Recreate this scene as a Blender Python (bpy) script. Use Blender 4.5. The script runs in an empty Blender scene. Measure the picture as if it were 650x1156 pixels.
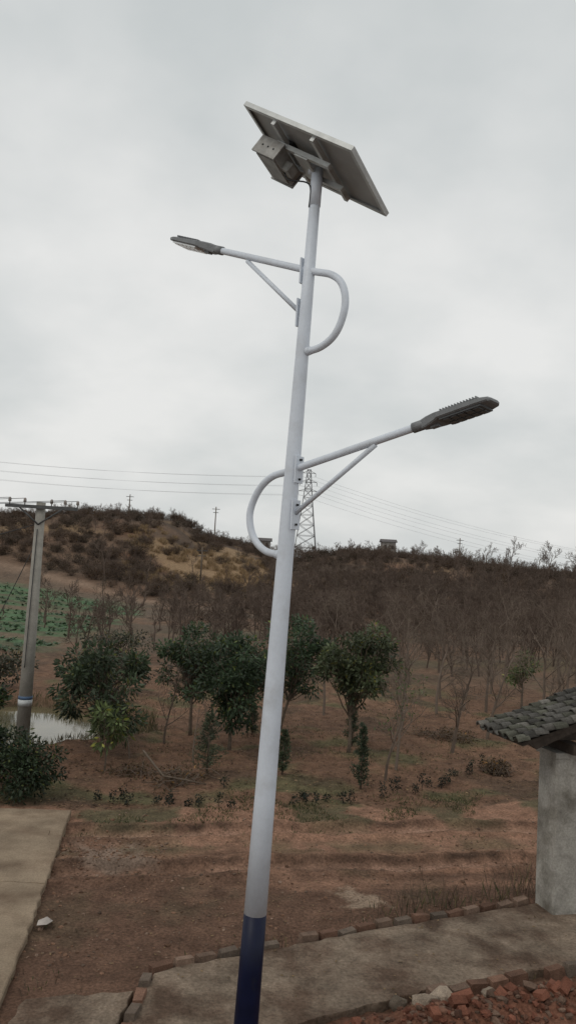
import bpy, math, random
import numpy as np
from mathutils import Vector, Matrix, noise
random.seed(7)
R=random.Random(11)
U=R.uniform
scene=bpy.context.scene
V3=Vector

# ------------------------------------------------------------------ helpers
class MB:
    def __init__(s): s.V=[];s.F=[];s.M=[];s.C=[];s.S=[]
    def add(s,vs,fs,mat=0,col=(1,1,1),smooth=False):
        o=len(s.V); s.V.extend([tuple(v) for v in vs]); s.C.extend([col]*len(vs))
        for f in fs:
            s.F.append([i+o for i in f]); s.M.append(mat); s.S.append(smooth)
    def tube(s,pts,rad,n=6,mat=0,col=(1,1,1),cap=True,smooth=True):
        pts=[V3(p) for p in pts]
        if not hasattr(rad,'__len__'): rad=[rad]*len(pts)
        vs=[];ref=None
        for i,p in enumerate(pts):
            if i==0: d=pts[1]-p
            elif i==len(pts)-1: d=p-pts[i-1]
            else: d=pts[i+1]-pts[i-1]
            d.normalize()
            if ref is None: ref=V3((1,0,0)) if abs(d.x)<.8 else V3((0,1,0))
            a=(ref-d*ref.dot(d)).normalized(); b=d.cross(a); ref=a
            for k in range(n):
                t=2*math.pi*k/n
                vs.append(p+(a*math.cos(t)+b*math.sin(t))*rad[i])
        fs=[]
        for i in range(len(pts)-1):
            for k in range(n):
                k2=(k+1)%n
                fs.append([i*n+k,i*n+k2,(i+1)*n+k2,(i+1)*n+k])
        if cap:
            fs.append([k for k in range(n)][::-1]); fs.append([(len(pts)-1)*n+k for k in range(n)])
        s.add(vs,fs,mat,col,smooth)
    def obox(s,c,ax,ay,az,dims,mat=0,col=(1,1,1)):
        c=V3(c);ax=V3(ax)*dims[0]/2;ay=V3(ay)*dims[1]/2;az=V3(az)*dims[2]/2
        vs=[c+ax*i+ay*j+az*k for k in(-1,1) for j in(-1,1) for i in(-1,1)]
        s.add(vs,[[0,2,3,1],[4,5,7,6],[0,1,5,4],[2,6,7,3],[0,4,6,2],[1,3,7,5]],mat,col)
    def leaf(s,p,d,side,L,W,mat=0,col=(1,1,1)):
        m=p+d*(L*.5)
        s.add([p,m+side*(W*.5),p+d*L,m-side*(W*.5)],[[0,1,2,3]],mat,col)
    def build(s,name,mats,loc=(0,0,0),parent=None):
        me=bpy.data.meshes.new(name)
        me.from_pydata(s.V,[],s.F)
        me.polygons.foreach_set('material_index',s.M)
        me.polygons.foreach_set('use_smooth',s.S)
        ca=me.color_attributes.new('Col','FLOAT_COLOR','POINT')
        a=np.ones((len(s.V),4),dtype=np.float32); a[:,:3]=np.array(s.C,dtype=np.float32)
        ca.data.foreach_set('color',a.ravel())
        for m in mats: me.materials.append(m)
        me.update()
        ob=bpy.data.objects.new(name,me); scene.collection.objects.link(ob)
        ob.location=loc
        if parent: ob.parent=parent
        return ob

def rv():
    while True:
        v=V3((U(-1,1),U(-1,1),U(-1,1)))
        if .05<v.length<1: return v.normalized()

def material(name,base=(.5,.5,.5),rough=.8,metal=0,attr=False,nscale=6,namp=.25,fine=0,fscale=60,bump=.0,bscale=30,transl=0,spec=.3,tint=None,tintscale=1.5,tintlo=.5,tinthi=.65):
    m=bpy.data.materials.new(name); m.use_nodes=True
    nt=m.node_tree; N=nt.nodes; L=nt.links
    b=N['Principled BSDF']; out=N['Material Output']
    b.inputs['Roughness'].default_value=rough; b.inputs['Metallic'].default_value=metal
    b.inputs['Specular IOR Level'].default_value=spec
    tc=N.new('ShaderNodeTexCoord')
    def nz(sc,det=6,rg=.6):
        n=N.new('ShaderNodeTexNoise'); n.inputs['Scale'].default_value=sc; n.inputs['Detail'].default_value=det
        n.inputs['Roughness'].default_value=rg; L.new(tc.outputs['Object'],n.inputs['Vector']); return n
    if attr:
        at=N.new('ShaderNodeAttribute'); at.attribute_name='Col'
        mu=N.new('ShaderNodeMix'); mu.data_type='RGBA'; mu.blend_type='MULTIPLY'; mu.inputs[0].default_value=1
        L.new(at.outputs['Color'],mu.inputs[6]); mu.inputs[7].default_value=(*base,1); cur=mu.outputs[2]
    else:
        rgb=N.new('ShaderNodeRGB'); rgb.outputs[0].default_value=(*base,1); cur=rgb.outputs[0]
    if tint:
        n=nz(tintscale,5); mr=N.new('ShaderNodeMapRange'); mr.inputs[1].default_value=tintlo; mr.inputs[2].default_value=tinthi
        L.new(n.outputs['Fac'],mr.inputs[0])
        mx=N.new('ShaderNodeMix'); mx.data_type='RGBA'; L.new(mr.outputs[0],mx.inputs[0]); L.new(cur,mx.inputs[6]); mx.inputs[7].default_value=(*tint,1); cur=mx.outputs[2]
    def modulate(cur,sc,amp,det=8):
        n=nz(sc,det,.65); mr=N.new('ShaderNodeMapRange'); mr.inputs[1].default_value=.3; mr.inputs[2].default_value=.7
        mr.inputs[3].default_value=1-amp; mr.inputs[4].default_value=1+amp
        L.new(n.outputs['Fac'],mr.inputs[0])
        mu=N.new('ShaderNodeVectorMath'); mu.operation='SCALE'
        L.new(cur,mu.inputs[0]); L.new(mr.outputs[0],mu.inputs['Scale']); return mu.outputs[0]
    if namp: cur=modulate(cur,nscale,namp)
    if fine: cur=modulate(cur,fscale,fine,3)
    L.new(cur,b.inputs['Base Color'])
    if bump:
        n=nz(bscale,8,.7); bp=N.new('ShaderNodeBump'); bp.inputs['Strength'].default_value=bump; bp.inputs['Distance'].default_value=.03
        L.new(n.outputs['Fac'],bp.inputs['Height']); L.new(bp.outputs[0],b.inputs['Normal'])
    if transl:
        tr=N.new('ShaderNodeBsdfTranslucent'); L.new(cur,tr.inputs['Color'])
        ms=N.new('ShaderNodeMixShader'); ms.inputs[0].default_value=transl
        L.new(b.outputs[0],ms.inputs[1]); L.new(tr.outputs[0],ms.inputs[2]); L.new(ms.outputs[0],out.inputs['Surface'])
    return m

def sstep(a,b,x):
    t=max(0,min(1,(x-a)/(b-a))); return t*t*(3-2*t)
def nz(x,y,s,o=0): return noise.noise(V3((x*s+o,y*s-o,o*.37)))
def lerp3(a,b,t):
    t=max(0,min(1,t)); return tuple(a[i]*(1-t)+b[i]*t for i in range(3))

# ------------------------------------------------------------------ terrain shape
RK=[(-260,8),(-120,9),(-75,9.5),(-54,10.9),(-32,13.6),(-21,13.6),(-12,9.8),(1,7.6),(13,8.6),(30,8.0),(46,6.1),(80,5.2),(260,4)]
def ridge(x):
    if x<=RK[0][0]: return RK[0][1]
    for (a,za),(b,zb) in zip(RK,RK[1:]):
        if x<=b:
            t=(x-a)/(b-a); t=t*t*(3-2*t); return za+(zb-za)*t
    return RK[-1][1]
def pond_e(x,y): return ((x+6.9)/3.4)**2+((y-19.5)/2.7)**2+nz(x,y,.6,3)*.6
def verge_y(x): return 12.9+.19*(x+3)+.25*nz(x,0,.4,9)+.6*sstep(2,7,x)
RUTS=(10.75,12.25)
def rutoff(x,c): return .22*nz(x,0,.4,2)+.05*nz(x,0,2,c)
def H(x,y,detail=True):
    yy=y
    S=sstep(45,150,yy)**1.5
    if yy>165: S*=1-.75*sstep(165,420,yy)
    z=ridge(x*150/max(150,yy) if yy>150 else x)*S
    z+=nz(x,y,.02,5)*1.6*sstep(40,110,y)+nz(x,y,.07,1)*.35*sstep(25,80,y)
    e=pond_e(x,y)
    z-=.6*(1-sstep(.8,1.25,e))
    if detail and y<60:
        a=sstep(11,16,y);r_=sstep(9.3,10.2,y-.25*x)
        z+=nz(x,y,.5,2)*(.02+.10*a)+nz(x,y,2.2,4)*(.014+.03*a+.015*r_)+nz(x,y,7,6)*(.012+.014*a+.008*r_)+nz(x,y,16,9)*.007
        w=y-.2*x
        if 8<w<13.5 and y>9.4:
            for c in RUTS:
                q=w-c+rutoff(x,c)
                z-=.075*math.exp(-(q/.2)**4)
                z+=.05*math.exp(-((q-.31)/.1)**2)+.045*math.exp(-((q+.31)/.1)**2)
        lx,ly=x-1.9,y-.41*(x-1.9)-7.25
        z+=.17*math.exp(-(lx/1.5)**4-(ly/.36)**2)*(1+.6*nz(x,y,5,8)+.4*nz(x,y,13,3))
    return z
def track_y(x):
    if x<-10: return 74+(-10-x)*.72
    return 74-(x+10)*.37
DIRT=(.255,.145,.097);DIRT2=(.120,.070,.048);ORCH=(.150,.088,.058);GRASS=(.085,.09,.045);SCRUB=(.125,.095,.070);TAN=(.28,.19,.11)
def gcol(x,y):
    n=nz(x,y,.35,1);n2=nz(x,y,1.3,2);n3=nz(x,y,.08,3);n4=nz(x,y,4,5)
    vy=verge_y(x);w=y-.2*x
    st=noise.noise(V3((x*.22,w*2.6,4.2)));st2=noise.noise(V3((x*.6,w*7,8.2)))
    c=lerp3(DIRT2,DIRT,sstep(-.3,.5,n*.5+n2*.3+st*.6+st2*.4+.05*x+.32*(w-10.9)+.2*n4))
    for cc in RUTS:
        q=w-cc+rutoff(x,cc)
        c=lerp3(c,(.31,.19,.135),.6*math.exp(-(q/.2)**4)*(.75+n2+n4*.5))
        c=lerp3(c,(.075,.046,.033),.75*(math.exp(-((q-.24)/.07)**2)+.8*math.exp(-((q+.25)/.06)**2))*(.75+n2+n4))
    # low grass strip between the wheel tracks and at the road edge
    c=lerp3(c,(.085,.080,.045),.55*sstep(.02,.3,nz(x,y,1.1,52)+.3*n4+.1)*math.exp(-((w-11.5)/.28)**2))
    c=lerp3(c,(.070,.072,.040),.8*sstep(.0,.3,nz(x,y,.8,12)+.25*n4+st*.3)*sstep(1.1,.2,abs(y-vy+.4)))
    c=lerp3(c,(.085,.066,.042),.5*sstep(.1,.4,nz(x,y,.9,44)+.3*n4)*sstep(10.6,9.6,w+n2))
    c=lerp3(c,(.34,.26,.19),.65*sstep(1,.2,((x-.95)/.45)**2+((y-9.9)/.32)**2+n2*1.6+n4*1.1+nz(x,y,9,2)*.8))
    c=lerp3(c,(.27,.21,.165),.5*sstep(1,.1,((x+2.1)/.8)**2+((y-10.9)/.55)**2+n2*1.5+n4))
    o=lerp3(ORCH,(.20,.115,.074),sstep(-.2,.35,n+n2*.4))
    o=lerp3(o,GRASS,.75*sstep(.05,.35,n2*.6+n*.5+.3*math.exp(-((y-vy-.9)/.8)**2)-.02))
    o=lerp3(o,(.080,.055,.038),.7*sstep(.08,.38,nz(x,y,.6,21)))
    c=lerp3(c,o,sstep(-.15,.25,y-vy+n4*.3))
    if y>24:
        m=lerp3(SCRUB,(.165,.105,.072),sstep(-.2,.3,n+n3))
        m=lerp3(m,(.090,.09,.052),.45*sstep(.05,.3,nz(x,y,.12,31))*sstep(80,40,y))
        c=lerp3(c,m,sstep(24,42,y+n*6))
    if y>60:
        h=lerp3((.082,.060,.045),(.135,.088,.060),sstep(-.3,.3,nz(x,y,.06,7)+.4*n))
        h=lerp3(h,(.17,.095,.060),.6*sstep(.15,.4,nz(x,y,.09,27)+.3*nz(x,y,.3,5)))
        ta=sstep(.12,.42,nz(x,y,.035,17)*.6+.5*nz(x,y,.15,4)+.9*math.exp(-((x+9)/9)**2-((y-112)/17)**2)-.16)
        h=lerp3(h,TAN,ta*.85)
        c=lerp3(c,h,sstep(70,95,y))
    f=sstep(-9.5,-11.5,x+.06*(y-45)+n*1.5)*sstep(32,36,y+n*3)*sstep(2,-2,y-(track_y(x)-6+n*3))
    if f>0:
        row=.5+.5*math.sin((y*.8+x*.35)*2.2)
        fc=lerp3((.10,.095,.06),(.085,.145,.075),sstep(-.1,.5,row*.6+n2*.4+.4*nz(x,y,.1,8)))
        band=sstep(.8,.95,math.sin(y*.33+x*.05+1.2)); fc=lerp3(fc,(.14,.11,.075),band)
        c=lerp3(c,fc,f)
    d=abs(y-track_y(x)-n*2)
    c=lerp3(c,(.25,.175,.125),.7*sstep(2.2,.8,d)*(.7+.8*n))
    e=pond_e(x,y)
    if e<1.35: c=lerp3(c,(.105,.085,.055),.8*sstep(1.35,1.0,e))
    lx,ly=x-1.9,y-.41*(x-1.9)-7.25
    c=lerp3(c,(.16,.070,.045),.85*math.exp(-(lx/1.7)**4-(ly/.45)**4))
    return c

ys=[-14,-8,-3,0,2,4,5]
y=5.6
while y<700:
    ys.append(y); y+= .035 if y<14 else (y-14)*.016+.035
NX=400
mb=[];cols=[]
sx=[]
for i in range(NX+1):
    t=2*i/NX-1; sx.append(t*(.30+.70*abs(t)**2.2))
for yy in ys:
    w=14+1.25*max(0,yy)
    for t in sx:
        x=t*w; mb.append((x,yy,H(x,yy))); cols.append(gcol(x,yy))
faces=[]
n=NX+1
for j in range(len(ys)-1):
    for i in range(NX):
        faces.append((j*n+i,j*n+i+1,(j+1)*n+i+1,(j+1)*n+i))
me=bpy.data.meshes.new('ground'); me.from_pydata(mb,[],faces)
me.polygons.foreach_set('use_smooth',[True]*len(faces))
ca=me.color_attributes.new('Col','FLOAT_COLOR','POINT')
a=np.ones((len(mb),4),dtype=np.float32);a[:,:3]=np.array(cols);ca.data.foreach_set('color',a.ravel())
gm=material('ground_soil',(1,1,1),.95,attr=True,nscale=3.0,namp=.36,fine=.42,fscale=30,bump=1.0,bscale=13,spec=.12)
me.materials.append(gm)
g=bpy.data.objects.new('ground',me);scene.collection.objects.link(g)

# pond
mw=material('pond_water',(.085,.078,.042),.07,namp=.3,nscale=.8,bump=.05,bscale=2.5,spec=.28,tint=(.14,.12,.07),tintscale=.5,tintlo=.4,tinthi=.6)
b=MB();vs=[(-6.9+4.8*math.cos(t*math.pi/24),19.5+4.0*math.sin(t*math.pi/24),-.2) for t in range(48)]
b.add(vs,[list(range(48))]);b.build('pond_water',[mw])
# reeds round the water
b=None

# ------------------------------------------------------------------ slabs and edging
mconc=material('weathered_concrete',(.265,.205,.145),.92,nscale=1.3,namp=.25,fine=.2,fscale=50,bump=.4,bscale=40,tint=(.15,.105,.072),tintscale=1.7,tintlo=.42,tinthi=.72,spec=.15)
mpath=material('path_concrete',(.205,.158,.118),.94,nscale=2.3,namp=.36,fine=.32,fscale=36,bump=.8,bscale=20,tint=(.105,.070,.050),tintscale=1.9,tintlo=.42,tinthi=.62,spec=.12)
def slab(name,poly,zt,mat,jit=.012,zb=-.12):
    out=[]
    for i in range(len(poly)):
        p=V3(poly[i]);q=V3(poly[(i+1)%len(poly)]);L=(q-p).length;k=max(1,int(L/.12))
        for j in range(k):
            r=p.lerp(q,j/k);out.append((r.x+U(-jit,jit),r.y+U(-jit,jit)))
    b=MB();m=len(out)
    vs=[(x,y,zb) for x,y in out]+[(x,y,zt-.012) for x,y in out]
    c=V3((sum(p[0] for p in out)/m,sum(p[1] for p in out)/m))
    for x,y in out:
        d=(c-V3((x,y))).normalized()*.012; vs.append((x+d.x,y+d.y,zt))
    fs=[]
    for i in range(m):
        k=(i+1)%m; fs.append([i,k,m+k,m+i]); fs.append([m+i,m+k,2*m+k,2*m+i])
    fs.append([2*m+i for i in range(m)])
    b.add(vs,fs); return b.build(name,[mat])
slab('concrete_yard',[(-2.02,5.4),(-2.19,7.0),(-2.42,8.6),(-2.58,9.62),(-9,9.5),(-9,5.4)],.078,mconc)
slab('concrete_yard',[(-2.585,9.64),(-2.75,10.7),(-3.04,12.47),(-4.6,12.35),(-9,12.2),(-9,9.52)],.075,mconc)
slab('concrete_footpath',[(-1.15,6.35),(.2,6.9),(1.7,7.72),(3.16,8.33),(6.5,9.7),(6.5,11.4),(3.17,9.80),(1.2,8.85),(-1.0,7.66)],.10,mpath,.03)
slab('concrete_footpath',[(-1.97,5.6),(-1.25,5.8),(-1.12,7.30),(-2.0,7.12)],.105,mpath,.03)

mbrick=material('worn_brick',(1,1,1),.92,attr=True,nscale=9,namp=.3,fine=.3,fscale=90,bump=.5,bscale=60,spec=.15)
def rock(b,c,s,col,mat=0,sub=1,flat=1):
    import bmesh
    bm=bmesh.new();bmesh.ops.create_icosphere(bm,subdivisions=sub,radius=1)
    sc=V3((s*U(.7,1.3),s*U(.6,1.1),s*U(.45,.8)*flat));rot=Matrix.Rotation(U(0,6.28),3,'Z')@Matrix.Rotation(U(-.4,.4),3,'X');o=U(0,99)
    vs=[];
    for v in bm.verts:
        k=1+.45*noise.noise(v.co*1.3+V3((o,o,0)));p=rot@V3((v.co.x*sc.x*k,v.co.y*sc.y*k,v.co.z*sc.z*k));vs.append(p+V3(c))
    fs=[[v.index for v in f.verts] for f in bm.faces];bm.free();b.add(vs,fs,mat,col)
def brick(b,c,ang,dims,tilt=.06,col=None):
    m=Matrix.Rotation(ang,3,'Z')@Matrix.Rotation(U(-tilt,tilt),3,'X')@Matrix.Rotation(U(-tilt,tilt),3,'Y')
    if col is None:
        k=U(.5,1.05);col=R.choice([(.19*k,.108*k,.075*k),(.20*k,.135*k,.10*k),(.15*k,.115*k,.09*k)])
    ax,ay,az=[V3(m.col[i]) for i in range(3)]
    d=[v/2 for v in dims];e=.010;vs=[]
    for k,(ex) in ((-1,0),(1,e)):
        for j,i in((-1,-1),(-1,1),(1,1),(1,-1)):
            vs.append(V3(c)+ax*(i*(d[0]-ex)+U(-.008,.008))+ay*(j*(d[1]-ex)+U(-.006,.006))+az*(k*d[2]+U(-.004,.004)))
    b.add(vs,[[3,2,1,0],[4,5,6,7],[0,1,5,4],[1,2,6,5],[2,3,7,6],[3,0,4,7]],0,col)
def edging(b,pts,L=.225):
    for p,q in zip(pts,pts[1:]):
        p=V3(p);q=V3(q);k=int((q-p).length/L);ang=math.atan2(q.y-p.y,q.x-p.x)
        for i in range(k):
            if U(0,1)<.06: continue
            r=p.lerp(q,(i+.5)/k)
            brick(b,(r.x+U(-.012,.012),r.y+U(-.016,.016),.08+U(-.02,.012)),ang+U(-.08,.08),(L-U(.01,.04),.105,.115),.1)
b=MB()
edging(b,[(-1.05,7.72),(1.17,8.92),(3.12,9.88),(3.2,9.92)]);edging(b,[(3.7,10.2),(6.5,11.5)])
edging(b,[(1.5,7.55),(3.16,8.26),(6.5,9.62)]);edging(b,[(-1.08,6.6),(-1.03,7.6)])
b.build('brick_edging',[mbrick])

# rubble
b=MB()
for i in range(900):
    x=1.9+R.gauss(0,.85);yv=7.2+.41*(x-1.9)+R.gauss(0,.2)
    if yv>7.62+.41*(x-1.7): continue
    s=min(.085,.009+abs(R.gauss(0,.018)));k=U(.5,1.1)
    col=R.choice([(.18*k,.072*k,.046*k),(.18*k,.092*k,.062*k),(.17*k,.11*k,.08*k),(.12*k,.062*k,.043*k)])
    rock(b,(x,yv,H(x,yv)+s*.15),s,col)
for (x,yv,s,k) in((1.62,7.5,.13,1.2),(1.45,7.38,.10,.9),(1.78,7.42,.08,1.2),(1.2,7.33,.08,.45),(2.05,7.5,.06,.8)):
    rock(b,(x,yv,H(x,yv)+s*.35),s,(.27*k,.215*k,.165*k),sub=2)
for i in range(16):
    x=1.9+U(-1.2,1.6);yv=7.3+.41*(x-1.9)+U(-.15,.15);k=U(.7,1.2)
    brick(b,(x,yv,H(x,yv)+.03),U(0,3),(U(.09,.2),.1,.06),.6,(.17*k,.07*k,.045*k))
b.build('rubble_heap',[mbrick])
b=MB()
for i in range(3600):
    y_=U(7.6,13.6);x=U(-3.2,5.5)
    if R.random()<.2: x=-2.1+R.gauss(0,.5);y_=10.9+R.gauss(0,.4)
    if y_<7.8+.52*(x+1)+.25 and x>-1.3: continue
    if x<-2.2-(y_-7)*.16: continue
    k=U(.35,1.15);s=.005+abs(R.gauss(0,.010))
    rock(b,(x,y_,H(x,y_)+s*.1),s,R.choice([(.22*k,.15*k,.11*k),(.20*k,.115*k,.075*k)]),sub=1,flat=.8)
b.build('road_gravel',[mbrick])

# ------------------------------------------------------------------ vegetation
mbark=material('bark',(.14,.11,.085),.95,nscale=18,namp=.35,bump=.5,bscale=40,spec=.1)
mtwig=material('bare_twigs',(.16,.125,.10),.95,nscale=5,namp=.25,spec=.1)
mfar=material('far_twigs',(.135,.102,.083),.95,nscale=2,namp=.3,spec=.05)
mleaf=material('evergreen_leaves',(1.4,1.4,1.4),.5,attr=True,nscale=2,namp=.28,transl=.28,spec=.35)
mdry=material('dry_plants',(1,1,1),.9,attr=True,nscale=3,namp=.2,transl=.2,spec=.1)

def curve(p,q,sag=0,k=5,wob=.03):
    p=V3(p);q=V3(q);L=(q-p).length;o=[]
    for i in range(k+1):
        t=i/k;r=p.lerp(q,t);r.z+=sag*4*t*(1-t)
        if 0<i<k: r+=rv()*wob*L
        o.append(r)
    return o
def leaf_clump(b,c,rad,nl,L,W,base,out,mat=1,vary=.35,yel=.06):
    sh=U(.55,1.45)
    for _ in range(nl):
        o=rv()*rad*(U(0,1)**.45);o.z*=.75
        d=(o.normalized()*.8+out*.5+rv()*.6+V3((0,0,U(-.7,.25)))).normalized()
        sd=d.cross(rv()).normalized()
        k=sh*U(1-vary,1+vary)*(.8+.35*max(-.6,o.z/rad))  # leaf colour lighter towards clump top, light from above put into it
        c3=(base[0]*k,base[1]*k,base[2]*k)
        if R.random()<yel: c3=(c3[0]*2.2,c3[1]*1.7,c3[2]*.9)
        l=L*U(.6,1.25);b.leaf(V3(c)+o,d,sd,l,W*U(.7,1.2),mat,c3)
def evergreen(name,x,y,height,width,th,ncl=75,nl=70,L=.12,W=.045,base=(.045,.075,.03),lean=(0,0),tr=.045,crad=.22,gap=-.12,depth=None):
    b=MB();z0=H(x,y);rx=width/2-crad*.5;rz=(height-th)/2-crad*.35;cz=th+rz+crad*.3
    top=V3((lean[0],lean[1],cz))
    tk=curve((0,0,-.1),top,0,7,.012);b.tube(tk,[tr*(1.25 if i==0 else 1-.09*i) for i in range(8)],7,0)
    seed=U(0,50);cnt=0
    while cnt<ncl:
        v=rv()*(U(0,1)**.38)
        if noise.noise(v*1.6+V3((seed,0,0)))<gap: continue
        k=1+.45*noise.noise(v*2.2+V3((0,seed,0)))
        c=V3((lean[0]+v.x*rx*k,lean[1]+v.y*rx*k,cz+v.z*rz*k))
        cnt+=1
        st=tk[R.choice([3,4,5,6])]
        lb=curve(st,c,U(-.05,.05),4,.06);b.tube(lb,[tr*.42,tr*.33,tr*.26,tr*.18,tr*.1],4,0,cap=False)
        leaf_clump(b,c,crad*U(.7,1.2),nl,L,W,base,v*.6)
    return b.build(name,[mbark,mleaf],(x,y,z0))

evergreen('evergreen_tree',-3.55,16.7,2.35,2.1,.45,70,55,.15,.05,(.045,.063,.034),crad=.23,gap=0.0)
evergreen('evergreen_tree',-1.0,17.7,2.95,2.05,.55,100,75,.12,.045,(.036,.056,.029),crad=.24,gap=-.16)
evergreen('evergreen_tree',-1.97,18.85,2.72,1.6,.7,65,62,.12,.045,(.045,.068,.034),(-.05,0),crad=.22,gap=-.08)
evergreen('evergreen_tree',.08,20.0,2.85,1.7,.8,68,62,.12,.045,(.040,.062,.032),(.42,0),crad=.22,gap=-.08)
evergreen('evergreen_tree',1.62,17.9,3.0,1.9,1.0,85,62,.12,.05,(.062,.076,.038),(.0,0),crad=.22,gap=-.06)
evergreen('evergreen_tree',7.9,26.2,1.8,1.2,.5,22,34,.13,.05,(.085,.11,.045),crad=.24)
evergreen('young_broadleaf_tree',-3.15,15.3,1.4,.7,.25,15,34,.15,.05,(.085,.11,.042),crad=.15,tr=.02,gap=-.3)
def bush(name,x,y,h,w,ncl,nl,L,base,crad=.2):
    return evergreen(name,x,y,h,w,.05,ncl,nl,L,L*.42,base,tr=.03,crad=crad,gap=-.4)
bush('evergreen_bush',-4.0,13.2,.95,1.2,60,70,.08,(.030,.046,.023))
bush('evergreen_bush',-5.0,13.4,1.35,1.5,75,70,.09,(.030,.046,.024))
bush('evergreen_bush',-5.6,14.6,2.1,1.4,70,70,.11,(.038,.058,.028))
bush('evergreen_bush',-6.4,13.6,1.6,1.6,50,60,.1,(.034,.05,.028))
bush('evergreen_bush',-7.6,17.2,1.6,2.0,50,50,.12,(.04,.054,.028))
for (x,y,h,w) in((-11.5,25.5,1.5,2.6),(-8.4,24.4,1.3,2.4),(-5.2,24.6,1.3,2.6),(-2.2,27.5,1.2,2.4),(-13.5,30,1.6,3),(-6.5,33,1.4,3),(-.5,31,1.2,2.2)):
    bush('shrub',x,y,h,w,34,40,.14,R.choice([(.05,.05,.032),(.062,.054,.038),(.046,.05,.032)]),.3)

def conifer(name,x,y,h,w,base):
    b=MB();z0=H(x,y);b.tube([(0,0,-.05),(U(-.02,.02),0,h*.5),(0,0,h)],[.02,.014,.005],5,0)
    n=int(55*h)+20
    for i in range(n):
        t=(i+.5)/n;z=h*(.06+.92*t);L=w*.5*(1-t)**.75*U(.5,1.2)+.03;a=U(0,6.28)
        d=V3((math.cos(a),math.sin(a),U(.25,.8))).normalized();p0=V3((0,0,z))
        b.tube([p0,p0+d*L],[.005,.002],3,0,cap=False)
        for k in range(24):
            s=U(.1,1);p=p0+d*L*s
            q=(d*.7+rv()*.8).normalized();kk=U(.5,1.4);b.leaf(p,q,q.cross(rv()).normalized(),U(.04,.08),.016,1,tuple(c*kk for c in base))
    return b.build(name,[mbark,mleaf],(x,y,z0))
conifer('young_conifer',-1.25,15.35,1.15,.8,(.055,.068,.04))
conifer('young_conifer',.17,15.6,.85,.42,(.05,.066,.036))
conifer('young_conifer',1.62,15.1,1.2,.36,(.040,.055,.032))
conifer('young_conifer',1.75,18.6,.9,.4,(.052,.07,.04))
conifer('young_conifer',-.55,19.2,.7,.4,(.045,.06,.035))

# bare trees
def bare_mesh(name,h,tr,spread=.9,levels=4,kids=5,thin=.0035,mat=mtwig,trunk=.3,leaves=0):
    b=MB()
    def br(p,d,L,r,lv):
        k=4 if lv<2 else 3;pts=[p];dd=d.copy()
        for i in range(k):
            dd=(dd+rv()*.16+V3((0,0,.06))).normalized();pts.append(pts[-1]+dd*L/k)
        rr=[max(thin,r*(1-.6*i/k)) for i in range(k+1)]
        b.tube(pts,rr,6 if lv==0 else(4 if lv==1 else 3),0,cap=False)
        if leaves and lv>=levels-2:
            for _ in range(leaves):
                q=(dd+rv()).normalized();kk=U(.6,1.3);b.leaf(R.choice(pts),q,q.cross(rv()).normalized(),U(.06,.11),.035,1,(.07*kk,.085*kk,.035*kk))
        if lv>=levels-1: return
        for j in range(kids+(1 if lv==0 else 0)):
            t=(trunk if lv==0 else .2)+(1-(trunk if lv==0 else .2))*(j+U(.3,.9))/kids
            t=min(.99,t);i=min(k-1,int(t*k));q=pts[i].lerp(pts[i+1],t*k-i)
            a=U(0,6.28);side=dd.cross(V3((math.cos(a),math.sin(a),.3))).normalized()
            nd=(dd*.75+side*spread*U(.6,1.15)+V3((0,0,.12))).normalized()
            br(q,nd,L*(.62 if lv==0 else .55)*U(.75,1.15)*(1-.25*t),max(thin,r*.5*(1-.4*t)),lv+1)
    br(V3((0,0,-.05)),V3((U(-.08,.08),U(-.08,.08),1)).normalized(),h*.62,tr,0)
    ob=b.build(name,[mat,mleaf]);return ob
protos=[bare_mesh('p',3.0,.042,1.05,4,6,.0045,trunk=.2) for _ in range(5)]
far=[bare_mesh('p',2.9,.045,1.05,4,5,.010,mat=mfar,trunk=.1) for _ in range(5)]
def place(name,me,x,y,s,parent=None,rz=None,sz=1):
    o=bpy.data.objects.new(name,me);scene.collection.objects.link(o)
    o.location=(x,y,H(x,y));o.scale=(s,s,s*sz);o.rotation_euler=(0,0,U(0,6.28) if rz is None else rz)
    if parent:o.parent=parent
    return o
pm=[p.data for p in protos];fm=[p.data for p in far]
for p in protos+far: bpy.data.objects.remove(p)
for (x,y,s) in((4.1,18.9,1.12),(2.45,16.4,.8),(3.2,21,1.0),(5.4,20.8,1.05),(4.6,23.4,1.15),(7.0,21.5,1.15),(6.3,24.5,1.2),(8.6,24.2,1.25),(1.3,22.5,1.0),(3.9,26,1.25),(5.4,27,1.3),(9.6,27.5,1.35),(7.6,29,1.3),(-2.4,17.6,.7),(-2.9,16.4,.5),(-1.6,16.2,.45),(10.5,23,1.2),(11.6,30,1.4),(2.2,30,1.2),(-.2,24,.9),(9,19.8,1.05),(5.0,31,1.4),(9.2,33,1.4),(12.5,34,1.4),(3.0,34,1.3),(6.9,35,1.4)):
    place('bare_tree',R.choice(pm),x,y,s)
t=bare_mesh('sparse_tree',2.3,.03,.9,4,4,.004,trunk=.35,leaves=1);t.location=(2.15,15.7,H(2.15,15.7))
th=bpy.data.objects.new('distant_bare_thicket',None);scene.collection.objects.link(th)
cnt=0
while cnt<2400:
    y=33+U(0,1)**.8*125;x=U(-.55,.62)*y+U(-8,8)
    dens=.4
    if x>-2+.05*(y-60): dens=.95
    if x<-9 and y<track_y(x)+3: dens=.02
    if abs(y-track_y(x))<3: continue
    if -.16*y<x<-.03*y and 92<y<128: dens=.10
    if y>128: dens=max(dens,.95)
    if R.random()>dens: continue
    s=U(.7,1.3)*(1+.2*(y>60));
    if x<-.05*y and y>75: s*=U(.35,.7)
    elif y>100: s*=U(.5,.8)
    place('bare_shrub',R.choice(fm),x,y,s,th);cnt+=1
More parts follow.
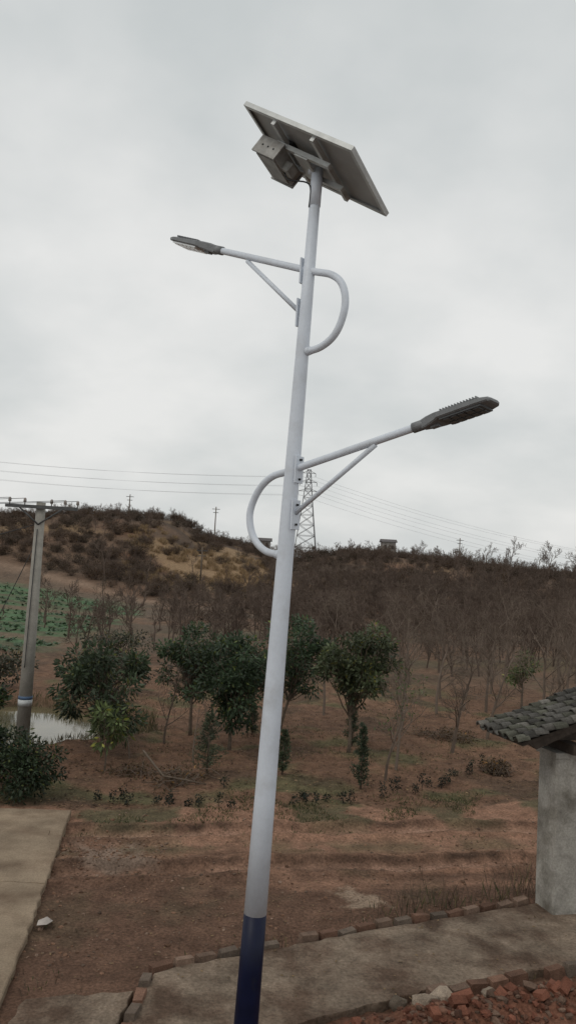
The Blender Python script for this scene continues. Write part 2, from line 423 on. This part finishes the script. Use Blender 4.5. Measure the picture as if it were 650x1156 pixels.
for (x,y,s) in((-19,85,1.9),(-12.5,72,1.8),(-13.6,74,1.3),(33,118,2.3),(36.3,115,2.0),(39.5,120,2.4),(42.5,116,2.1),(30,120,1.8),(45.5,122,2.2),(27,122,1.5),(24,140,1.4)):
    place('tall_bare_tree',R.choice(fm),x,y,s)
hs=bpy.data.objects.new('hillside_scrub',None);scene.collection.objects.link(hs)
sm=[]
for c in((.092,.066,.046),(.072,.055,.041),(.054,.050,.034),(.115,.078,.050)):
    b=MB()
    for i in range(26):
        v=rv()*U(.3,1);cc=V3((v.x*.9,v.y*.9,.45+v.z*.4));b.tube([(0,0,0),cc],[.02,.006],3,0,cap=False)
        leaf_clump(b,cc,.36,22,.13,.045,c,v,1,.4,.02)
        for k in range(5):
            e=(v+rv()*.7+V3((0,0,.5))).normalized();b.tube([cc,cc+e*U(.3,.7)],[.012,.006],3,0,cap=False)
    o=b.build('scrub',[mfar,mdry]);sm.append(o.data);bpy.data.objects.remove(o)
cnt=0
while cnt<1700:
    y=60+U(0,1)**.8*98;x=U(-.55,.6)*y
    if x<-9 and y<track_y(x)+2: continue
    if abs(y-track_y(x))<2.5: continue
    if -.16*y<x<-.03*y and 92<y<128 and R.random()<.9: continue
    place('scrub_clump',R.choice(sm),x,y,U(.6,1.4)*(.7 if y<80 else 1),hs);cnt+=1
b=MB()
for i in range(60):
    a=U(0,6.28);r=U(0,.5);p=V3((r*math.cos(a),r*math.sin(a),0))
    d=V3((U(-.4,.4),U(-.4,.4),1)).normalized();k=U(.6,1.3);b.leaf(p,d,d.cross(rv()).normalized(),U(.3,.7),.05,0,(.29*k,.205*k,.12*k))
o=b.build('tuft',[mdry]);tm=o.data;bpy.data.objects.remove(o)
dg=bpy.data.objects.new('dry_hill_grass',None);scene.collection.objects.link(dg)
for i in range(480):
    y=U(88,130);x=U(-.20,.0)*y
    if nz(x,y,.08,9)<-.05: continue
    place('tussock',tm,x,y,U(.7,1.4),dg)
b=MB()
for i in range(4200):
    y=U(33,90);x=U(-.62,-.12)*y
    if x>-11-.06*(y-45) or y>track_y(x)-7: continue
    if math.sin((y*.8+x*.35)*2.2)<-.5 or math.sin(y*.33+x*.05+1.2)>.85: continue
    z=H(x,y);k=U(.6,1.2)*(1+.5*nz(x,y,.1,8))
    for j in range(5):
        a=U(0,6.28);d=V3((math.cos(a),math.sin(a),U(.3,1))).normalized()
        b.leaf(V3((x,y,z)),d,d.cross(V3((0,0,1))).normalized(),U(.18,.32),.18,0,(.070*k,.108*k,.06*k))
b.build('vegetable_field',[mleaf])

# seedling row
b=MB()
def row(x0,y0,x1,y1,n,h):
    for i in range(n):
        if R.random()<.12: continue
        t=(i+U(-.2,1.2))/n;x=x0+(x1-x0)*t;y=y0+(y1-y0)*t+U(-.16,.16);z=H(x,y);hh=h*U(.45,1.25)
        b.tube([(x,y,z-.02),(x,y,z+hh*.8)],[.008,.004],3,0)
        k=U(.5,1.0)
        for j in range(3):
            leaf_clump(b,(x+U(-.03,.03),y,z+hh*(.35+.25*j)),.055*U(.7,1.2),28,.045,.02,(.018*k,.026*k,.015*k),V3((0,0,.4)),1,.3,.02)
row(-3.0,13.25,-.5,13.2,11,.21);row(-.3,13.4,1.6,14.2,8,.21);row(1.9,14.4,4.9,17.6,16,.27);row(-1.5,14.0,.5,14.3,4,.16)
b.build('seedling_row',[mbark,mleaf])
b=MB();c_=0
while c_<14000:
    x=U(-5,9);y=U(12.2,24)
    if R.random()<.45: y=verge_y(x)+R.gauss(-.1,.6)
    if nz(x,y,1.0,2)+.5*nz(x,y,.35,1)+.3*nz(x,y,3,7)<.12: 
        c_+=.3; continue
    if pond_e(x,y)<1.05: continue
    d=V3((U(-.8,.8),U(-.8,.8),1)).normalized();k=U(.6,1.2)
    col=R.choice([(.085*k,.095*k,.045*k),(.07*k,.078*k,.04*k),(.20*k,.16*k,.09*k)])
    b.leaf(V3((x,y,H(x,y)-.01)),d,d.cross(rv()).normalized(),U(.03,.09),.013,0,col);c_+=1
# reedy grass round the pond bank
c_=0
while c_<3500:
    x=U(-11,-2.5);y=U(16,24)
    e=pond_e(x,y)
    if not 1.0<e<1.45: continue
    d=V3((U(-.5,.5),U(-.5,.5),1)).normalized();k=U(.6,1.2)
    b.leaf(V3((x,y,H(x,y)-.01)),d,d.cross(rv()).normalized(),U(.08,.28),.018,0,R.choice([(.09*k,.095*k,.05*k),(.20*k,.155*k,.09*k),(.12*k,.10*k,.06*k)]));c_+=1
b.build('verge_grass',[mdry])
b=MB()
for i in range(11000):
    x=U(-5,11);y=12.9+U(0,1)**1.3*17
    if pond_e(x,y)<1.1 or y<verge_y(x): continue
    a=U(0,6.28);d=V3((math.cos(a),math.sin(a),U(-.1,.35)));k=U(.5,1.4)
    b.leaf(V3((x,y,H(x,y)+.012)),d,V3((-d.y,d.x,U(-.4,.4))),U(.03,.09),.035,0,R.choice([(.15*k,.10*k,.06*k),(.22*k,.15*k,.09*k),(.08*k,.055*k,.04*k)]))
for i in range(650):
    x=U(-3,5);y=U(7.3,13)
    if x<-2.2-(y-7)*.16: continue
    z=H(x,y)+.015
    if y<7.85+.52*(x+1) and x>-1.2: z=.108
    a=U(0,6.28);d=V3((math.cos(a),math.sin(a),U(0,.3)));k=U(.5,1.3)
    b.leaf(V3((x,y,z)),d,V3((-d.y,d.x,U(-.3,.3))),U(.02,.05),.02,0,(.2*k,.14*k,.08*k))
b.build('leaf_litter',[mdry])
b=MB()
for (cx,cy,nn,hh) in((1.55,9.45,45,.28),(2.0,9.75,45,.33),(2.4,9.8,30,.28),(2.9,10.0,40,.4),(.2,8.55,30,.1),(3.3,10.3,40,.55),(1.2,9.2,25,.16),(-.5,8.15,20,.08),(-2.0,7.5,25,.08),(-2.35,8.8,20,.07),(-2.75,11,25,.1),(2.6,8.2,20,.12)):
    for i in range(nn):
        x=cx+R.gauss(0,.17);y=cy+R.gauss(0,.1);d=V3((U(-.5,.5),U(-.5,.5),1)).normalized();L=hh*U(.4,1.2);k=U(.6,1.3);z=H(x,y)
        if i%2: b.leaf(V3((x,y,z)),d,d.cross(rv()).normalized(),L*.8,.012,0,R.choice([(.16*k,.13*k,.07*k),(.08*k,.09*k,.045*k)]))
        else:
            q=V3((x,y,z))+d*L;b.tube([(x,y,z),V3((x,y,z))+d*L*.5+rv()*.02,q],[.004,.003,.0015],3,0,(.15*k,.11*k,.08*k),cap=False)
            for j in range(3):
                e=(d+rv()*.8).normalized();s=V3((x,y,z))+d*L*U(.3,.9);b.tube([s,s+e*L*.3],[.0025,.001],3,0,(.15*k,.11*k,.08*k),cap=False)
b.build('dry_weeds',[mdry])
def brush(name,x,y,w,h,n,leaf=False):
    b=MB()
    for i in range(n):
        a=U(0,6.28);d=V3((math.cos(a),math.sin(a),U(-.15,.6))).normalized();L=w*U(.3,.8)
        p=V3((R.gauss(0,w*.22),R.gauss(0,w*.18),U(0,h)*.5));b.tube(curve(p-d*L*.5,p+d*L*.5,U(-.05,.08),4,.06),[.008,.007,.006,.004,.002],3,0,(U(.09,.2),)*3,cap=False)
        if leaf: leaf_clump(b,p,.15,10,.08,.03,(.12,.085,.055),V3((0,0,.2)),1)
    b.build(name,[mtwig,mdry],(x,y,H(x,y)))
brush('brush_pile',4.6,16.9,.6,.5,70,True);brush('brush_pile',4.2,20.2,1.3,.25,60,True);brush('brush_pile',-1.6,14.7,1.2,.2,50,True);brush('brush_pile',-2.6,15.2,1.0,.2,30,True);brush('brush_pile',6.9,20.5,1.3,.3,50,True)
b=MB();b.tube([(-2.35,14.6,.55),(-2.1,14.4,.35),(-1.9,14.2,.22),(-1.5,14.1,.2),(-1.15,14.2,.12)],[.02,.022,.02,.016,.01],5);b.tube([(-1.9,14.2,.22),(-1.6,14.3,.4)],[.012,.005],4);b.build('fallen_branch',[mbark])

# ------------------------------------------------------------------ street lamp
mwhite=material('white_pole_paint',(.60,.64,.70),.42,nscale=3,namp=.07,fine=.03,fscale=40,spec=.4,tint=(.50,.52,.55),tintscale=4,tintlo=.5,tinthi=.75)
mblue=material('navy_pole_paint',(.0035,.006,.026),.45,nscale=5,namp=.25,spec=.25,tint=(.014,.015,.024),tintscale=6,tintlo=.62,tinthi=.85)
mlampgrey=material('lamp_housing',(.19,.195,.20),.5,metal=.2,nscale=12,namp=.15)
mlens=material('lamp_lens',(.80,.82,.82),.25,nscale=30,namp=.06,spec=.5)
mled=material('led_tray',(.09,.093,.097),.4,nscale=12,namp=.15)
malu=material('panel_frame',(.46,.47,.46),.45,metal=.4,nscale=10,namp=.15)
mback=material('panel_backsheet',(.30,.30,.29),.6,nscale=4,namp=.18)
mcell=material('solar_cells',(.01,.014,.04),.15,nscale=3,namp=.2,spec=.5)
mbox=material('battery_box',(.28,.275,.26),.5,metal=.3,nscale=8,namp=.25,tint=(.15,.135,.12),tintscale=9,tintlo=.45,tinthi=.75)
mdark=material('black_rubber_and_hole_dark',(.02,.02,.02),.6)
b=MB()
PB=V3((-.115,6.5,-.1));PT=V3((.088,6.5,7.25))
def P(z): return PB.lerp(PT,(z+.1)/7.35)
def pr(z): return .098+(.043-.098)*z/7.25
zs=[-.1,.3,.7,1.15];b.tube([P(z) for z in zs],[pr(z) for z in zs],32,1)
zs=[1.1502,2,3,4,5,6,7.25];b.tube([P(z) for z in zs],[pr(z) for z in zs],32,0)
b.obox((-.115,6.5,.02),(1,0,0),(0,1,0),(0,0,1),(.36,.36,.02),1)
for i in(-1,1):
    for j in(-1,1): b.tube([(-.115+i*.14,6.5+j*.14,.0),(-.115+i*.14,6.5+j*.14,.09)],.012,6,4)
b.obox(P(.62)+V3((0,.088,0)),(1,0,0),(0,1,0),(0,0,1),(.09,.02,.26),1)
b.tube([P(6.92),P(7.24)],.05,20,0)
phi=math.radians(40);D=V3((math.cos(phi),-math.sin(phi),0));Nn=V3((math.sin(phi),math.cos(phi),0))
def pt(sgn,s,z): 
    c=P(z);return V3((c.x,c.y,z))+D*sgn*s
def smoothpts(pts,k=8):
    o=[];n=len(pts)
    for i in range(n-1):
        p0=pts[max(0,i-1)];p1=pts[i];p2=pts[i+1];p3=pts[min(n-1,i+2)]
        for j in range(k):
            t=j/k;o.append(.5*((2*p1)+(p2-p0)*t+(2*p0-5*p1+4*p2-p3)*t*t+(3*p1-p0-3*p2+p3)*t**3))
    o.append(pts[-1]);return o
def arm(sgn,z0,slope,send,loop,strut,hs_):
    pts=[pt(sgn,send,z0+slope*send),pt(sgn,send*.5,z0+slope*send*.5),pt(sgn,0.0,z0)]+[pt(-sgn,s,z) for s,z in loop]
    b.tube(smoothpts(pts),.030,16,0)
    s1,z1,z2=strut
    b.tube([pt(sgn,s1,z1),pt(sgn,.05,z2)],.020,12,0)
    for zz,h in((z0,.22),(z2,.24)):
        b.obox(pt(sgn,pr(zz)+.006,zz),D,Nn,(0,0,1),(.014,.10,h),0)
        for q in(-.08,.08): b.tube([pt(sgn,pr(zz)+.01,zz+q),pt(sgn,pr(zz)+.03,zz+q)],.010,6,5)
    b.tube([pt(-sgn,pr(loop[-1][1])-.02,loop[-1][1]-.0),pt(-sgn,pr(loop[-1][1])+.03,loop[-1][1]+.01)],.036,14,0)
    a=(D*sgn+V3((0,0,slope))).normalized();lat=Nn;up=lat.cross(a)
    if up.z<0: up=-up
    o=pt(sgn,send,z0+slope*send)-a*.04
    q=hs_
    b.tube([o-a*.03,o+a*.12*q],.040,16,2)
    secs=[(.06,.035,.035,-.035),(.12,.058,.040,-.038),(.22,.10,.036,-.033),(.26,.118,.030,-.028),(.64,.118,.022,-.026),(.70,.10,.014,-.022),(.72,.07,.004,-.016)]
    vs=[]
    for (s,w,t_,bt) in secs:
        c=o+a*s*q
        for (yy,zz) in((-w,bt+.01),(-w*.9,bt),(w*.9,bt),(w,bt+.01),(w,t_-.012),(w*.7,t_),(-w*.7,t_),(-w,t_-.012)): vs.append(c+lat*yy+up*zz)
    fs=[]
    for i in range(len(secs)-1):
        for k in range(8): fs.append([i*8+k,i*8+(k+1)%8,(i+1)*8+(k+1)%8,(i+1)*8+k])
    fs.append(list(range(8)));fs.append([(len(secs)-1)*8+k for k in range(8)])
    b.add(vs,fs,2)
    for i in range(13): b.obox(o+a*(.285+i*.027)*q+up*.032,a,lat,up,(.007,.18,.016),2)
    b.obox(o+a*.455*q-up*.033,a,lat,up,(.37*q,.20,.014),6 if sgn>0 else 3)
    for i in range(5):
        for j in(-1,1):b.obox(o+a*(.32+i*.068)*q+lat*j*.048-up*.043,a,lat,up,(.05*q,.075,.008),6 if sgn>0 else 3)
    b.obox(o+a*.17*q-up*.042,a,lat,up,(.07*q,.05,.02),2)
mats=[mwhite,mblue,mlampgrey,mlens,malu,mdark,mled,mback,mcell,mbox]
arm(-1,6.36,.385,1.13,[(.25,6.27),(.37,6.15),(.405,5.97),(.34,5.78),(.2,5.68),(.0,5.655)],(.73,6.60,6.0),.92)
arm(1,4.67,.235,1.19,[(.22,4.62),(.36,4.50),(.43,4.31),(.37,4.12),(.22,4.0),(.0,3.965)],(.80,4.83,4.30),.86)
C=V3((.07,6.485,7.33));u=V3((.90,-.66,-.72)).normalized();v=V3((.36,.69,-.18));v=(v-u*v.dot(u)).normalized();nn=u.cross(v).normalized()
if nn.z<0: nn=-nn
LU,LV=1.32,.80
b.obox(C+nn*.012,u,v,nn,(LU-.02,LV-.02,.006),8)
b.obox(C+nn*.006,u,v,nn,(LU-.024,LV-.024,.004),7)
for s in(-1,1):
    b.obox(C+u*s*(LU/2-.006),u,v,nn,(.012,LV,.04),4);b.obox(C+v*s*(LV/2-.006),v,u,nn,(.012,LU-.026,.04),4)
    b.obox(C+u*s*(LU/2-.022)-nn*.019,u,v,nn,(.028,LV-.026,.003),4);b.obox(C+v*s*(LV/2-.022)-nn*.019,v,u,nn,(.028,LU-.08,.003),4)
for i in range(1,9): b.obox(C+u*(LU*(i/9-.5))+nn*.0165,u,v,nn,(.003,LV-.05,.002),4)
for i in range(1,5): b.obox(C+v*(LV*(i/5-.5))+nn*.0168,u,v,nn,(LU-.05,.003,.002),4)
for s in(-.26,.22): b.obox(C+u*s-nn*.042,u,v,nn,(.04,LV-.06,.04),4)
for s in(-.14,.14): b.obox(C+v*s-nn*.083,u,v,nn,(.66,.04,.04),4)
b.obox(C-nn*.11,u,v,nn,(.16,.30,.012),4)
b.tube([V3(PT),C-nn*.105],.045,16,0)
b.obox(C-u*.26-v*.05-nn*.020,u,v,nn,(.11,.14,.035),5)
bc=C-u*.34-nn*.165
b.obox(bc,u,v,nn,(.27,.34,.13),9);b.obox(bc-nn*.07,u,v,nn,(.23,.30,.012),9)
for i in(-1,1):
    b.obox(bc+v*i*.182,u,v,nn,(.29,.016,.16),9)
    for k in range(3): b.tube([bc+v*i*.186+u*(-.07+.07*k),bc+v*i*.193+u*(-.07+.07*k)],.009,8,5)  # flat black discs painted as the shade inside the bracket holes
b.obox(bc+u*.17-nn*.02,u,v,nn,(.09,.10,.08),9)
b.tube(smoothpts([bc+u*.13-nn*.05,bc+u*.24-nn*.10,P(7.1)+V3((-.06,-.02,0)),P(6.9)+V3((-.045,-.02,0))],6),.007,8,5)
b.build('solar_street_lamp',mats)

# ------------------------------------------------------------------ utility pole
mcp=material('pole_concrete',(.27,.255,.225),.9,nscale=4,namp=.2,fine=.15,fscale=60,bump=.2)
msteel=material('galvanised_steel',(.10,.10,.10),.6,metal=.5)
minsul=material('insulator_porcelain',(.25,.22,.20),.3)
mpw=material('white_band_paint',(.5,.52,.52),.6);mpb=material('blue_band_paint',(.08,.13,.22),.6)
b=MB();X,Y=-5.27,17.0
b.tube([(X,Y,-.6),(X,Y,2.5),(X,Y,5.08)],[.15,.122,.095],20,0)
b.obox((X+.05,Y-.11,4.97),(.99,.1,0),(-.1,.99,0),(0,0,1),(1.5,.07,.07),1)
for s in(-.66,-.35,.2,.48,.74):
    p=V3((X+.05+s,Y-.11+.1*s,5.0));b.tube([p,p+V3((0,0,.05)),p+V3((0,0,.06)),p+V3((0,0,.13)),p+V3((0,0,.15))],[.012,.012,.035,.03,.012],10,2)
b.tube([(X+.5,Y-.12,4.95),(X,Y-.1,4.6)],.018,6,1);b.tube([(X-.42,Y-.12,4.95),(X,Y-.1,4.6)],.018,6,1)
b.tube([(X,Y,.80),(X,Y,.93)],.146,20,3);b.tube([(X,Y,.931),(X,Y,1.0)],.145,20,4)
b.build('utility_pole',[mcp,msteel,minsul,mpw,mpb])
mwire=material('power_cable',(.05,.05,.05),.7)
def wire(b,p,q,sag,r):
    b.tube([V3(p).lerp(V3(q),i/20)-V3((0,0,sag*4*(i/20)*(1-i/20))) for i in range(21)],r,4,0)
b=MB()
for s in(-.66,-.35,.48,.74): wire(b,(X+.05+s,Y-.11+.1*s,5.14),(X-16+s,Y-3,5.3),.5,.006)
wire(b,(X-.1,Y,4.6),(X-9,Y-2,3.4),.6,.008);wire(b,(X-.05,Y,4.2),(X-2.4,Y+1.5,0),.12,.009);wire(b,(X,Y-.12,4.5),(X-.02,Y-.16,1.6),.02,.01)
b.build('overhead_cables',[mwire])
mtow=material('tower_steel',(.24,.24,.25),.6,metal=.2)
mline=material('aluminium_line',(.40,.40,.41),.6)
b=MB();TX,TY=4.3,180;tz=H(TX,TY);topz=28.2;hh=topz-tz
def leg(i,t):
    w=2.3*(1-t)**1.15+.40;return V3((TX+w*(-1,1,1,-1)[i],TY+w*(-1,-1,1,1)[i],tz+hh*t))
L_=[0,.14,.27,.39,.50,.60,.69,.78,.86,.93,1]
for i in range(4):
    b.tube([leg(i,t) for t in L_],.085,4,0)
    for a_,c_ in zip(L_,L_[1:]):
        j=(i+1)%4;b.tube([leg(i,a_),leg(j,c_)],.05,3);b.tube([leg(j,a_),leg(i,c_)],.05,3);b.tube([leg(i,c_),leg(j,c_)],.05,3)
for t,w in((.76,2.2),(.86,1.9),(.96,1.5)):
    z=tz+hh*t
    for s in(-1,1):
        b.tube([(TX,TY-.4,z),(TX+s*w,TY,z)],.07,3);b.tube([(TX,TY,z+.7),(TX+s*w,TY,z)],.06,3);b.tube([(TX+s*w,TY,z),(TX+s*w,TY,z-.8)],.06,4)
b.build('transmission_tower',[mtow])
b=MB()
for t,w in((.76,2.2),(.86,1.9),(.96,1.5)):
    z=tz+hh*t-.8
    for s in(-1,1):
        wire(b,(TX+s*w,TY,z),(-150+s*w,190,z+8.5),4.0,.018)
        wire(b,(TX+s*w,TY,z),(95+s*w,205,z-14),2.5,.018)
b.build('power_lines',[mline])
for (x,y,h) in((-12.2,135,6.5),(-9.6,92,4.2),(31.5,145,4.6),(-27.5,138,4.0)):
    b=MB();b.tube([(0,0,-.3),(0,0,h)],[.11,.08],8);b.obox((0,0,h-.4),(1,0,0),(0,1,0),(0,0,1),(1.3,.09,.09),1);b.obox((0,0,h-1.0),(1,0,0),(0,1,0),(0,0,1),(.9,.09,.09),1)
    b.build('wooden_utility_pole',[mbark,msteel],(x,y,H(x,y)))
mwall=material('plaster_wall',(.30,.28,.26),.9,nscale=1,namp=.15);mroof=material('grey_roof',(.11,.10,.10),.9,nscale=2,namp=.2);mwin=material('window_glass',(.03,.035,.04),.2)
def house(name,x,y,w,d,h,zo=0):
    b=MB();b.obox((0,0,h/2-1),(1,0,0),(0,1,0),(0,0,1),(w,d,h+2),0)
    b.add([(-w/2-.3,-d/2-.3,h),(w/2+.3,-d/2-.3,h),(w/2+.3,d/2+.3,h),(-w/2-.3,d/2+.3,h),(-w/2-.3,0,h+.6),(w/2+.3,0,h+.6)],[[0,1,5,4],[2,3,4,5],[0,4,3],[1,2,5],[3,2,1,0]],1)
    for s in(-.25,.25): b.obox((s*w,-d/2,h*.6),(1,0,0),(0,1,0),(0,0,1),(w*.16,.1,h*.3),2)
    b.build(name,[mwall,mroof,mwin],(x,y,H(x,y)+zo))
house('brick_hut',-4.2,152,2.4,2.4,1.9,.3);house('farm_house',19.9,156,2.6,3,2.5,.5)

# ------------------------------------------------------------------ tiled gate shelter on the right
mtile=material('grey_clay_tile',(1,1,1),.9,attr=True,nscale=10,namp=.3,fine=.25,fscale=60,bump=.4,bscale=40,spec=.15)
mwood=material('old_timber',(.05,.038,.03),.9,nscale=12,namp=.35,bump=.4)
mpil=material('pillar_render',(.34,.32,.285),.92,nscale=3,namp=.25,fine=.18,fscale=40,bump=.4,bscale=30,tint=(.14,.125,.10),tintscale=2.6,tintlo=.45,tinthi=.70)
b=MB()
th_=math.radians(14);ra=V3((-math.sin(th_),math.cos(th_),0));xa=V3((math.cos(th_),math.sin(th_),0))
O=V3((3.42,9.70,0))
def W(a,r,z): return O+xa*a+ra*r+V3((0,0,z))
for aa in(0,2.7):
    e=.19
    vs=[];oc=[(-e+.02,-e),(e-.02,-e),(e,-e+.02),(e,e-.02),(e-.02,e),(-e+.02,e),(-e,e-.02),(-e,-e+.02)]
    zz=[-.1,.25,.6,1.0,1.4,1.86]
    for z in zz:
        for p,q in oc: vs.append(W(aa+p+U(-.005,.005),q+U(-.005,.005),z))
    fs=[[i*8+k,i*8+(k+1)%8,(i+1)*8+(k+1)%8,(i+1)*8+k] for i in range(len(zz)-1) for k in range(8)];fs.append([40+k for k in range(8)])
    b.add(vs,fs,0)
    b.obox(W(aa,0,1.895),xa,ra,(0,0,1),(.43,.43,.06),0)
    b.obox(W(aa,.08,1.985),ra,xa,(0,0,1),(.85,.16,.11),1)
b.obox(W(1.35,0,2.10),xa,ra,(0,0,1),(3.3,.14,.11),1)
b.obox(W(1.35,.32,2.10),xa,ra,(0,0,1),(3.3,.12,.10),1)
sl=.375;RA=1.35;Rz=2.86;DM=2.10
def roofp(a,r,off=0):
    d=abs(a-RA);s=-1 if a<RA else 1
    n=V3((s*sl,0,1)).normalized();return O+ra*r+xa*(a+n.x*off)+V3((0,0,Rz-sl*d-.04*math.sin(min(1,d/2.1)*math.pi)+n.z*off))
r0,r1=-.36,.48
b.add([W(-.25,-.05,2.157),W(2.95,-.05,2.157),W(RA,-.05,Rz-.08),W(-.25,.0,2.157),W(2.95,.0,2.157),W(RA,.0,Rz-.08)],[[0,1,2],[5,4,3],[0,3,4,1],[1,4,5,2],[2,5,3,0]],1)
for s in(-1,1):
    n_=8
    for i in range(n_):
        a0=RA+s*DM*i/n_;a1=RA+s*DM*(i+1)/n_
        v8=[roofp(a0,r0,-.04),roofp(a1,r0,-.04),roofp(a1,r1,-.04),roofp(a0,r1,-.04),roofp(a0,r0,0),roofp(a1,r0,0),roofp(a1,r1,0),roofp(a0,r1,0)]
        b.add(v8,[[3,2,1,0],[4,5,6,7],[0,1,5,4],[2,3,7,6],[1,2,6,5],[0,4,7,3]],1)
    for i in range(4):
        r=r0+.05+i*(r1-r0-.1)/3
        b.add([roofp(RA,r-.035,-.13),roofp(RA+s*(DM-.15),r-.035,-.13),roofp(RA+s*(DM-.15),r+.035,-.13),roofp(RA,r+.035,-.13),roofp(RA,r-.035,-.041),roofp(RA+s*(DM-.08),r-.035,-.041),roofp(RA+s*(DM-.08),r+.035,-.041),roofp(RA,r+.035,-.041)],[[3,2,1,0],[0,1,5,4],[2,3,7,6],[1,2,6,5]],1)
    ncol=5;wc=(r1-r0)/ncol;nt_=18
    for c in range(ncol*2+1):
        conv=c%2==0;rc=r0+c*wc/2
        for k in range(nt_):
            d0=(DM+.04)*(k+1.25)/nt_;d1=(DM+.04)*k/nt_;vs=[];kk=U(.45,1.3);col=R.choice([(.10*kk,.094*kk,.085*kk),(.14*kk,.13*kk,.115*kk),(.09*kk,.088*kk,.07*kk)])
            jr=U(-.016,.016);jz=U(-.006,.016);lf=U(.022,.034)
            for (dd,lift) in((d0,lf),(d1,.0)):
                for q in range(7):
                    t=math.pi*q/6
                    rr=rc+jr+math.cos(t)*wc*.36
                    off=(.035+math.sin(t)*.05) if conv else (.045-math.sin(t)*.035)
                    vs.append(roofp(RA+s*min(dd,DM+U(.05,.12)),rr,off+lift+jz))
            vs+=[p-V3((0,0,.014)) for p in vs]
            fs=[[q,q+1,7+q+1,7+q] for q in range(6)]+[[14+q+1,14+q,21+q,21+q+1] for q in range(6)]+[[q+1,q,14+q,14+q+1] for q in range(6)]+[[0,7,21,14],[6,20,27,13]]
            b.add(vs,fs,2,col)
for i in range(7):
    r=r0+(i+.5)*(r1-r0)/7;kk=U(.7,1.2);b.obox(O+ra*r+xa*RA+V3((0,0,Rz+.1)),ra,xa,(0,0,1),((r1-r0)/7-.006,.12,.13+U(-.01,.01)),2,(.11*kk,.105*kk,.095*kk))
b.build('tiled_gate_shelter',[mpil,mwood,mtile])
b=MB();b.add([(-2.36,8.6,.05),(-2.26,8.62,.055),(-2.23,8.74,.045),(-2.31,8.8,.06),(-2.38,8.72,.05),(-2.3,8.69,.07)],[[0,1,5],[1,2,5],[2,3,5],[3,4,5],[4,0,5]],0);b.build('paper_scrap',[material('paper',(.36,.32,.29),.8)])

# ------------------------------------------------------------------ world, sun, camera
el=math.radians(50);sd=V3((-.5,-.55,0)).normalized()*math.cos(el)+V3((0,0,math.sin(el)))
w=bpy.data.worlds.new('World');scene.world=w;w.use_nodes=True
N=w.node_tree.nodes;L=w.node_tree.links;bg=N['Background'];bg.inputs['Strength'].default_value=.1
sky=N.new('ShaderNodeTexSky');sky.sky_type='NISHITA';sky.sun_disc=False;sky.sun_elevation=el;sky.sun_rotation=math.atan2(sd.x,sd.y);sky.air_density=1.5;sky.dust_density=4
tc=N.new('ShaderNodeTexCoord');sep=N.new('ShaderNodeSeparateXYZ');L.new(tc.outputs['Generated'],sep.inputs[0])
ad=N.new('ShaderNodeMath');ad.operation='ADD';ad.inputs[1].default_value=.45;L.new(sep.outputs['Z'],ad.inputs[0])
mx_=N.new('ShaderNodeMath');mx_.operation='MAXIMUM';mx_.inputs[1].default_value=.1;L.new(ad.outputs[0],mx_.inputs[0])
dv=N.new('ShaderNodeVectorMath');dv.operation='DIVIDE';L.new(tc.outputs['Generated'],dv.inputs[0])
cb=N.new('ShaderNodeCombineXYZ')
for i in range(3): L.new(mx_.outputs[0],cb.inputs[i])
L.new(cb.outputs[0],dv.inputs[1])
mp=N.new('ShaderNodeMapping');mp.inputs['Location'].default_value=(3.1,1.7,0);mp.inputs['Scale'].default_value=(1.2,1.3,1.0);L.new(dv.outputs[0],mp.inputs[0])
n1=N.new('ShaderNodeTexNoise');n1.inputs['Scale'].default_value=2.0;n1.inputs['Detail'].default_value=5;n1.inputs['Roughness'].default_value=.5;L.new(mp.outputs[0],n1.inputs['Vector'])
cr=N.new('ShaderNodeValToRGB');cr.color_ramp.elements[0].position=.30;cr.color_ramp.elements[0].color=(5.9,6.2,6.2,1);cr.color_ramp.elements[1].position=.68;cr.color_ramp.elements[1].color=(8.3,8.3,8.15,1)
L.new(n1.outputs['Fac'],cr.inputs[0])
mix=N.new('ShaderNodeMix');mix.data_type='RGBA';mix.inputs[0].default_value=.94;L.new(sky.outputs[0],mix.inputs[6]);L.new(cr.outputs[0],mix.inputs[7]);L.new(mix.outputs[2],bg.inputs['Color'])
sl_=bpy.data.lights.new('sun','SUN');sl_.energy=.55;sl_.angle=math.radians(20);sl_.color=(1,.95,.87)
so=bpy.data.objects.new('sun',sl_);scene.collection.objects.link(so);so.rotation_euler=sd.to_track_quat('Z','Y').to_euler()
cam=bpy.data.cameras.new('camera');co=bpy.data.objects.new('camera',cam);scene.collection.objects.link(co)
cam.sensor_fit='VERTICAL';cam.sensor_height=24;cam.sensor_width=24;cam.lens=900/1156*24;cam.clip_end=3000;cam.clip_start=.1
p=math.radians(4.6);r=math.radians(3.2)
right=V3((math.cos(r),-math.sin(p)*math.sin(r),math.cos(p)*math.sin(r)));upv=V3((-math.sin(r),-math.sin(p)*math.cos(r),math.cos(p)*math.cos(r)));bk=V3((0,-math.cos(p),-math.sin(p)))
M=Matrix((right,upv,bk)).transposed().to_4x4();M.translation=V3((0,0,3.8));co.matrix_world=M
scene.camera=co
scene.view_settings.view_transform='Standard';scene.view_settings.look='None';scene.view_settings.exposure=0
